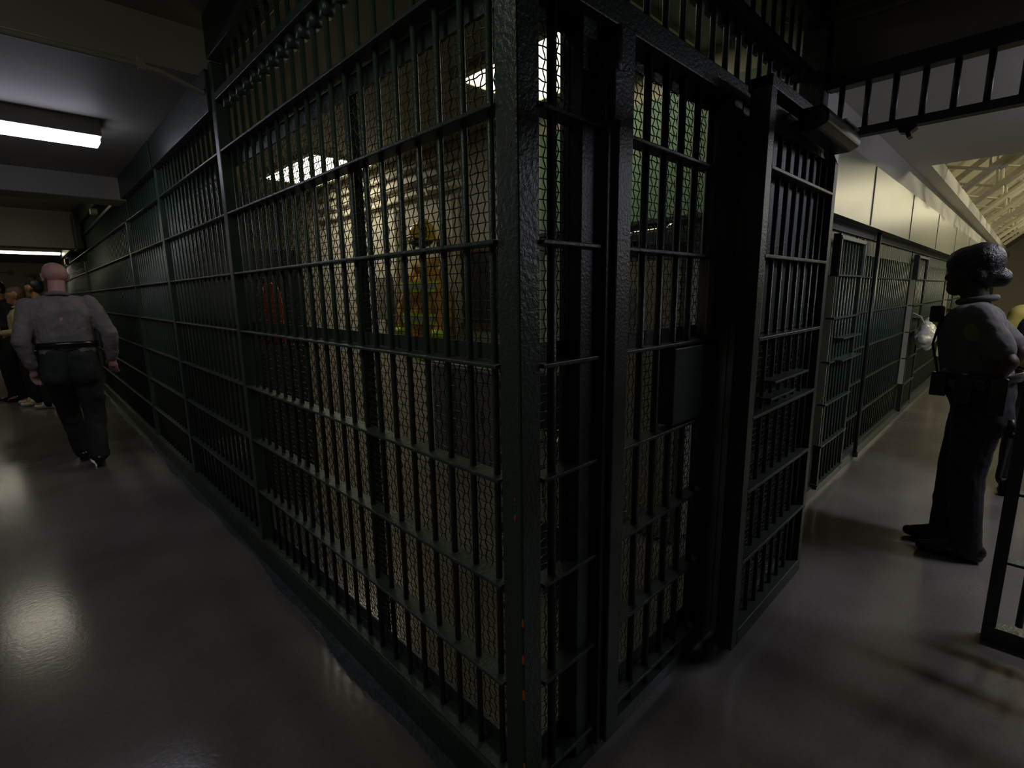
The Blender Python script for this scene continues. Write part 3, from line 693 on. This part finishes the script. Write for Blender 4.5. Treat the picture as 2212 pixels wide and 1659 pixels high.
# ================================================================== PEOPLE
def hand(mb, w, tip, side, curl=0.5, k=1.0):
    """w wrist, tip: direction the fingers point; side: unit vector from palm centre towards the thumb"""
    w = Vector(w); t = Vector(tip).normalized(); s = Vector(side); s = (s - t*s.dot(t)).normalized(); nrm = t.cross(s)
    pc = w + t*0.055*k
    mb.cone(w, pc, 0.026*k, 0.030*k)
    for f, (o, l) in enumerate(((0.030, 0.070), (0.010, 0.080), (-0.010, 0.074), (-0.030, 0.058))):
        b = pc + s*o*k + t*0.030*k; mb.cone(pc + s*o*0.8*k, b, 0.015*k, 0.0105*k)
        m1 = b + (t*math.cos(curl*0.5) + nrm*math.sin(curl*0.5))*l*0.5*k
        m2 = m1 + (t*math.cos(curl*1.4) + nrm*math.sin(curl*1.4))*l*0.5*k
        mb.cone(b, m1, 0.0098*k, 0.0090*k).cone(m1, m2, 0.0090*k, 0.0072*k)
    tb = w + t*0.020*k + s*0.026*k; t1 = tb + (t*0.6+s*0.8+nrm*0.3).normalized()*0.038*k; t2 = t1 + (t*0.9+s*0.3+nrm*0.35).normalized()*0.034*k
    mb.cone(tb, t1, 0.0125*k, 0.0108*k).cone(t1, t2, 0.0105*k, 0.008*k)

def person(label, loc, J, face, skin, shirt, trou, shoe, sleeves='long', hair=None, hairfn=None, voxel=0.006, group=None, extra=None, handcurl=0.6, girth=1.0, waistr=0.16, disp=0.012):
    """J: joints in world space. face: unit vector the head looks along."""
    t = thing('person', label, 'person', loc, group)
    V = lambda k: Vector(J[k]); F = Vector(face).normalized(); R = F.cross(Vector((0,0,1))).normalized()   # R: the person's right
    B = Vector(J.get('front', face)).normalized(); BR = B.cross(Vector((0,0,1))).normalized()
    # ---- body: one continuous surface
    b = MB(); hc = V('head')
    b.cone(hc + Vector((0,0,0.035)) - F*0.012, hc + Vector((0,0,0.02)) + F*0.02, 0.086, 0.080)
    b.cone(hc - Vector((0,0,0.01)) + F*0.03, hc - Vector((0,0,0.075)) + F*0.055, 0.068, 0.042)
    b.cone(hc - Vector((0,0,0.02)) + F*0.088, hc - Vector((0,0,0.012)) + F*0.098, 0.011, 0.013)      # nose
    b.cone(hc + Vector((0,0,0.022)) + F*0.082, hc - Vector((0,0,0.012)) + F*0.096, 0.009, 0.012)
    for s in (-1, 1):
        b.cone(hc + R*0.086*s - F*0.010 + Vector((0,0,0.018)), hc + R*0.084*s - Vector((0,0,0.030)), 0.013, 0.009)   # ears
        b.cone(hc + Vector((0,0,0.038)) + F*0.080 + R*0.012*s, hc + Vector((0,0,0.036)) + F*0.066 + R*0.055*s, 0.010, 0.010)  # brows
    b.cone(hc - Vector((0,0,0.046)) + F*0.090 - R*0.018, hc - Vector((0,0,0.046)) + F*0.090 + R*0.018, 0.009, 0.009)  # lips
    b.cone(V('neck') - Vector((0,0,0.03)), hc - Vector((0,0,0.05)) - F*0.01, 0.060*girth, 0.056*girth)
    ch_ = V('chest'); pe = V('pelvis')
    b.cone(ch_, pe, 0.115, 0.115)
    for s in ('L', 'R'):
        sh, el, wr = V('sh'+s), V('el'+s), V('wr'+s)
        b.cone(ch_ + (sh-ch_)*0.3, sh, 0.06, 0.05).cone(sh, el, 0.048, 0.040).cone(el, wr, 0.041, 0.027)
        hip, kn, an = V('hip'+s), V('kn'+s), V('an'+s)
        b.cone(hip, kn, 0.080, 0.052).cone(kn, an, 0.052, 0.036).cone(an, V('toe'+s), 0.035, 0.028)
        hand(b, wr, V('ha'+s)-wr, J.get('th'+s, tuple(B)), handcurl, 1.05)
    blob('body', b, skin, t, voxel, 2)
    ey = MB()
    for s in (-1, 1): ey.sphere(hc + Vector((0,0,0.022)) + F*0.078 + R*0.032*s, 0.0115, 10, 7)
    ey.build('eyes', EYEW, t, smooth=True)
    # ---- shirt
    c = MB(); g = girth
    c.cone(ch_ + BR*0.07*g + Vector((0,0,0.05)), pe + BR*0.06*g + Vector((0,0,0.10)), 0.128*g, waistr*0.86)
    c.cone(ch_ - BR*0.07*g + Vector((0,0,0.05)), pe - BR*0.06*g + Vector((0,0,0.10)), 0.128*g, waistr*0.86)
    c.cone(ch_ + B*0.035 + Vector((0,0,0.02)), pe + B*0.03 + Vector((0,0,0.10)), 0.12*g, waistr*0.85)
    for s in ('L', 'R'):
        sh, el, wr = V('sh'+s), V('el'+s), V('wr'+s)
        c.cone(V('neck')-Vector((0,0,0.045)), sh - Vector((0,0,0.015)), 0.066*g, 0.066*g)
        if sleeves == 'long':
            c.cone(sh, el, 0.072*g, 0.060*g).cone(el, wr + (el-wr)*0.10, 0.060*g, 0.045*g)
        else:
            c.cone(sh, sh.lerp(el, 0.72), 0.072*g, 0.066*g)
    so = blob('shirt', c, shirt, t, voxel*1.3, 2, disp, 0.07)
    co = MB(); nk = V('neck') + Vector((0,0,0.005))
    pts = [tuple(nk + BR*0.068*math.cos(2*PI*k/20) + B*0.072*math.sin(2*PI*k/20) + Vector((0,0,-0.012*math.sin(2*PI*k/20)))) for k in range(21)]
    co.tube(pts, 0.018, 8, cap=False); co.build('collar', shirt, so, smooth=True)
    # ---- trousers
    c = MB()
    for s, q in (('L', -1), ('R', 1)):
        hip, kn, an = V('hip'+s), V('kn'+s), V('an'+s)
        c.cone(pe + Vector((0,0,0.07)) + BR*0.055*q, hip - B*0.02, waistr*0.88, 0.118*g)
        c.cone(pe + Vector((0,0,0.05)) - B*0.03 + BR*0.06*q, hip - Vector((0,0,0.03)) - B*0.035, 0.12*g, 0.112*g)
        c.cone(hip, kn, 0.112*g, 0.083).cone(kn, an + Vector((0,0,0.0)), 0.082, 0.072)
    to = blob('trousers', c, trou, t, voxel*1.3, 2, disp, 0.09)
    bl = MB(); bc = pe + Vector((0,0,0.145))
    pts = [tuple(bc + BR*(waistr+0.05)*math.cos(2*PI*k/28) + B*(waistr*0.98+0.008)*math.sin(2*PI*k/28)) for k in range(29)]
    q = len(bl.v)
    for p in pts: bl.v += [(p[0], p[1], p[2]-0.024), (p[0], p[1], p[2]+0.024)]
    for k in range(28): bl.f.append((q+2*k, q+2*k+2, q+2*k+3, q+2*k+1))
    blo = bl.build('belt', LEATHER, t, smooth=True)
    sd = blo.modifiers.new('thick', 'SOLIDIFY'); sd.thickness = 0.006; sd.offset = 1
    # ---- shoes
    for s in ('L', 'R'):
        an, to_ = V('an'+s), V('toe'+s); h = J.get('heel'+s, None)
        fd = (to_-an); fd.z = 0; fd.normalize()
        he = Vector(h) if h else Vector((an.x, an.y, 0.035)) - fd*0.05
        c = MB(); c.cone(he, to_ - fd*0.03, 0.036, 0.036).cone(he + Vector((0,0,0.03)), an, 0.045, 0.052).cone(an, (to_+he)/2 + Vector((0,0,0.025)), 0.050, 0.045)
        c.cone(to_ - fd*0.05, to_, 0.040, 0.030)
        blob('shoe', c, shoe, t, voxel*1.2, 2)
    # ---- hair
    if hair is not None:
        c = MB()
        if hairfn: hairfn(c, hc, F, R)
        else:
            c.cone(hc + Vector((0,0,0.052)) - F*0.028, hc + Vector((0,0,0.060)) + F*0.018, 0.088, 0.074)
            c.cone(hc + Vector((0,0,0.01)) - F*0.045, hc + Vector((0,0,0.04)) - F*0.040, 0.072, 0.076)
        blob('hair', c, hair, t, voxel*1.3, 2, 0.006, 0.03)
    if extra: extra(t, V, F, R, B, BR)
    return t

# --- man walking away down the left corridor
JM = dict(head=(-0.597, 5.09, 1.725), neck=(-0.607, 5.04, 1.565), chest=(-0.605, 5.04, 1.36), pelvis=(-0.598, 5.06, 0.99),
    shL=(-0.805, 5.04, 1.475), shR=(-0.405, 5.04, 1.485), elL=(-0.885, 4.98, 1.195), elR=(-0.302, 4.98, 1.225), wrL=(-0.845, 5.06, 0.955), wrR=(-0.300, 5.07, 0.985),
    haL=(-0.835, 5.10, 0.85), haR=(-0.300, 5.11, 0.86), hipL=(-0.690, 5.07, 0.90), hipR=(-0.505, 5.06, 0.90),
    knL=(-0.655, 5.30, 0.50), knR=(-0.485, 5.12, 0.49), anL=(-0.600, 5.38, 0.095), anR=(-0.508, 5.03, 0.115), toeL=(-0.590, 5.56, 0.036), toeR=(-0.495, 5.20, 0.040),
    heelR=(-0.512, 4.99, 0.050), thL=(0.6, 0.5, 0), thR=(-0.6, 0.5, 0))
def man_extra(t, V, F, R, B, BR):
    e = V('shR') + Vector((0.045, -0.01, -0.03))
    q = MB(); q.sphere(e + Vector((0.022, -0.01, -0.015)), (0.016, 0.040, 0.045), 12, 8)
    lab(q.build('shoulder_patch', GOLD, t, smooth=True), 'gold shoulder patch')
    q = MB(); p = V('pelvis') + Vector((0.17, -0.06, 0.11)); q.box(p.x-0.03, p.x+0.02, p.y-0.02, p.y+0.02, p.z-0.10, p.z+0.05)
    q.build('belt_pouch', LEATHER, t, bevel=0.006)
    q = MB(); p = V('pelvis') + Vector((-0.20, 0.0, 0.06)); q.box(p.x-0.025, p.x+0.025, p.y-0.04, p.y+0.04, p.z-0.14, p.z+0.06)
    q.build('holster', LEATHER, t, bevel=0.008)
    c = MB(); h = V('head'); c.cone(h + Vector((0,0,0.036)) - F*0.045, h + Vector((0,0,-0.01)) - F*0.045, 0.060, 0.055)
person('bald man in grey long-sleeved shirt walking away down the left corridor', (-0.56, 5.2, 0), JM, (0.12, 1, -0.08), SKIN1, KHAKI, OLIVE, LEATHER, voxel=0.0055, extra=man_extra, girth=1.06, waistr=0.165, disp=0.022)

# --- woman in uniform beyond the transom
JW = dict(head=(2.86, -0.600, 1.605), neck=(2.86, -0.640, 1.455), chest=(2.86, -0.640, 1.27), pelvis=(2.86, -0.700, 0.92), front=(0.05, 1, 0),
    shL=(2.715, -0.665, 1.375), shR=(3.005, -0.645, 1.375), elL=(2.665, -0.800, 1.155), elR=(3.06, -0.835, 1.170), wrL=(2.73, -0.730, 0.985), wrR=(3.02, -0.74, 0.99),
    haL=(2.77, -0.66, 0.94), haR=(2.98, -0.67, 0.94), hipL=(2.785, -0.715, 0.86), hipR=(2.935, -0.70, 0.86), knL=(2.785, -0.705, 0.50), knR=(2.95, -0.650, 0.50),
    anL=(2.805, -0.745, 0.095), anR=(2.965, -0.640, 0.095), toeL=(2.785, -0.560, 0.036), toeR=(2.955, -0.475, 0.036), thL=(0, 0.2, 1), thR=(0, 0.2, 1))
def whair(c, h, F, R):
    c.cone(h + Vector((0,0,0.052)) - F*0.030, h + Vector((0,0,0.055)) + F*0.022, 0.104, 0.088)
    c.cone(h + Vector((0,0,0.00)) - F*0.045, h + Vector((0,0,0.04)) - F*0.040, 0.088, 0.094)
    for s in (-1, 1): c.cone(h + R*0.062*s + Vector((0,0,0.03)), h + R*0.058*s - F*0.03 - Vector((0,0,0.02)), 0.042, 0.040)
    c.cone(h - F*0.115 - Vector((0,0,0.045)), h - F*0.075 - Vector((0,0,0.04)), 0.050, 0.050)
def woman_extra(t, V, F, R, B, BR):
    p = V('shL'); q = MB(); q.sphere((p.x-0.062, p.y+0.005, p.z-0.075), (0.014, 0.045, 0.05), 14, 9)
    lab(q.build('shoulder_patch', GOLD, t, smooth=True), 'gold shoulder patch')
    p = V('chest') + B*0.13 + Vector((-0.09, 0, 0.10)); q = MB(); q.box(p.x-0.03, p.x+0.03, p.y-0.01, p.y+0.05, p.z-0.03, p.z+0.06); r = q.build('radio_microphone', BLACK, t, bevel=0.01)
    MB().tube([p, p + Vector((-0.02, 0.02, -0.15)), p + Vector((-0.06, -0.02, -0.30))], 0.006, 6).build('radio_cord', BLACK, r)
    pe = V('pelvis')
    for dx, dy, h in ((-0.18, 0.05, 0.12), (-0.20, -0.08, 0.16), (-0.12, 0.16, 0.10)):
        q = MB(); x, y, z = pe.x+dx, pe.y+dy, pe.z+0.12; q.box(x-0.025, x+0.025, y-0.035, y+0.035, z-h, z+0.03); q.build('belt_pouch', LEATHER, t, bevel=0.006)
    x, y = pe.x-0.17, pe.y-0.155
    k = MB().tube([(x, y+0.01, 0.86), (x, y, 0.80), (x, y+0.005, 0.79), (x, y+0.02, 0.55)], [0.012, 0.022, 0.013, 0.011], 10).build('baton', BLACK, t, smooth=True)
    MB().tube([(x, y+0.002, 0.79), (x, y+0.003, 0.77)], 0.028, 12).build('baton_ring', BLACK, k)
    # hair tie
    h = V('head'); pts = [tuple(h - F*0.085 - Vector((0,0,0.042)) + R*0.045*math.cos(a*PI/8) + Vector((0,0,0.045*math.sin(a*PI/8)))) for a in range(17)]
    MB().tube(pts, 0.006, 6, cap=False).build('hair_tie', BROWN, t, smooth=True)
person('woman in grey short-sleeved uniform with black bun, hands on hips beyond the transom', (2.86, -0.66, 0), JW, (-0.10, 1, -0.12), SKIN3, KHAKI_SHADED, NAVY, LEATHER, sleeves='short', hair=HAIR, hairfn=whair, voxel=0.0055, extra=woman_extra, girth=1.0, waistr=0.155, disp=0.016)

# --- group far down the left corridor
def standing(cx, cy, ang, h, crossed=True, sway=0.0):
    c, s_ = math.cos(ang), math.sin(ang); k = h/1.78
    def W(r, f, z): return (cx + r*s_ + f*c, cy - r*c + f*s_, z*k)     # r to the person's right, f forward
    J = dict(head=W(0, 0.03, 1.66), neck=W(0, 0, 1.505), chest=W(0, 0, 1.31), pelvis=W(0, 0, 0.96), front=(c, s_, 0))
    for n_, q in (('L', -1), ('R', 1)):
        J['sh'+n_] = W(0.185*q, 0, 1.42); J['el'+n_] = W(0.25*q, 0.02, 1.14)
        J['wr'+n_] = W(0.06*q, 0.25, 1.09 - 0.03*q) if crossed else W(0.27*q, 0.10, 0.90)
        J['ha'+n_] = W(-0.02*q, 0.28, 1.12 - 0.03*q) if crossed else W(0.27*q, 0.14, 0.82)
        J['hip'+n_] = W(0.09*q, 0, 0.88); J['kn'+n_] = W(0.10*q, 0.03, 0.48); J['an'+n_] = W(0.11*q, 0, 0.09/k); J['toe'+n_] = W(0.13*q, 0.17, 0.036/k)
        J['th'+n_] = (0, 0, 1)
    return J, (c, s_, -0.05)
J_, f_ = standing(-1.06, 9.95, math.radians(200), 1.80)
person('dark-haired person in black jacket at the left edge, farthest of the corridor group', (-1.06, 9.95, 0), J_, f_, SKIN2, NAVY, NAVY, LEATHER, hair=HAIR, voxel=0.010, group='people talking down the left corridor')
J_, f_ = standing(-0.86, 9.35, math.radians(185), 1.70)
person('short-haired person in tan shirt with hands together, facing left in the corridor group', (-0.86, 9.35, 0), J_, f_, SKIN2, KHAKI2, NAVY, WHITE, hair=STUBBLE, voxel=0.010, group='people talking down the left corridor')
J_, f_ = standing(-0.66, 8.85, math.radians(140), 1.80, crossed=False)
person('dark-haired person half hidden behind the walking man, in black clothes', (-0.66, 8.95, 0), J_, f_, SKIN2, NAVY, NAVY, WHITE, hair=HAIR, voxel=0.010, group='people talking down the left corridor')
# --- person at the right edge
J_, f_ = standing(4.35, -0.99, math.radians(180), 1.66, crossed=True)
def cap_extra(t, V, F, R, B, BR):
    h = V('head'); c = MB(); c.cone(h + Vector((0,0,0.065)) - F*0.02, h + Vector((0,0,0.062)) + F*0.02, 0.086, 0.084); c.cone(h + F*0.10 + Vector((0,0,0.045)) - R*0.045, h + F*0.10 + Vector((0,0,0.045)) + R*0.045, 0.018, 0.018)
    lab(blob('cap', c, NAVY, t, 0.009, 1), 'dark peaked cap')
    v = MB(); v.cone(V('chest') + BR*0.07, V('pelvis') + BR*0.06 + Vector((0,0,0.16)), 0.148, 0.165).cone(V('chest') - BR*0.07, V('pelvis') - BR*0.06 + Vector((0,0,0.16)), 0.148, 0.165)
    lab(blob('vest', v, NAVY, t, 0.010, 2, 0.01, 0.08), 'black vest')
person('person in yellow shirt and dark cap cut off by the right edge', (4.35, -0.99, 0), J_, f_, SKIN2, YELLOW, NAVY, LEATHER, voxel=0.010, extra=cap_extra)

# camera watching from the end wall, dark bracket
sc = thing('security_camera', 'small black camera bracket on the far end wall', 'camera', (-0.40, 20.9, 2.2))
MB().box(-0.62, -0.25, 20.75, 20.86, 2.24, 2.32).build('camera_body', BLACK, sc); MB().tube([(-0.42, 20.85, 2.24), (-0.42, 20.98, 2.14)], 0.03, 8).build('bracket', BLACK, sc)
wc = thing('wall_clock', 'small dark round fitting on the far end wall', 'fitting', (-0.93, 20.95, 2.36))
MB().tube([(-0.93, 20.93, 2.36), (-0.93, 20.998, 2.36)], 0.075, 16).build('fitting_body', BLACK, wc)
MB().tube([(-3.8, 20.98, 2.36), (-0.93, 20.98, 2.36)], 0.012, 6).build('conduit_run', GREYPAINT, wc)
tag(recenter(MB().box(-4, 0.02, 20.94, 21.0, 2.56, 2.62).build('wall_rail', CREAM, None)), 'pale horizontal rail high across the far end wall', 'rail')

# ================================================================== CAMERA, WORLD, VIEW
R_ = Matrix(((0.71655694, -0.69738708, -0.01405013), (0.13488065, 0.11876948, 0.98371795), (-0.68436348, -0.70678502, 0.17916912)))
cam = bpy.data.cameras.new('camera'); co = bpy.data.objects.new('camera', cam); COL.objects.link(co)
cam.sensor_width = 36.0; cam.lens = 1077.34/2212*36.0; cam.clip_start = 0.02; cam.clip_end = 200
co.matrix_world = Matrix.Translation((-0.845, -0.845, 1.53)) @ R_.transposed().to_4x4()
S.camera = co
wd = bpy.data.worlds.new('world'); S.world = wd; wd.use_nodes = True
wd.node_tree.nodes['Background'].inputs['Color'].default_value = (0.9, 0.92, 1.0, 1)
wd.node_tree.nodes['Background'].inputs['Strength'].default_value = 0.0
S.view_settings.view_transform = 'Standard'; S.view_settings.look = 'None'; S.view_settings.gamma = 1.0
S.view_settings.exposure = 0.0; S.view_settings.use_curve_mapping = False
S.cycles.use_denoising = True
S.cycles.max_bounces = 6; S.cycles.diffuse_bounces = 4; S.cycles.glossy_bounces = 3
S.cycles.sample_clamp_indirect = 4.0
S.cycles.caustics_reflective = False; S.cycles.caustics_refractive = False
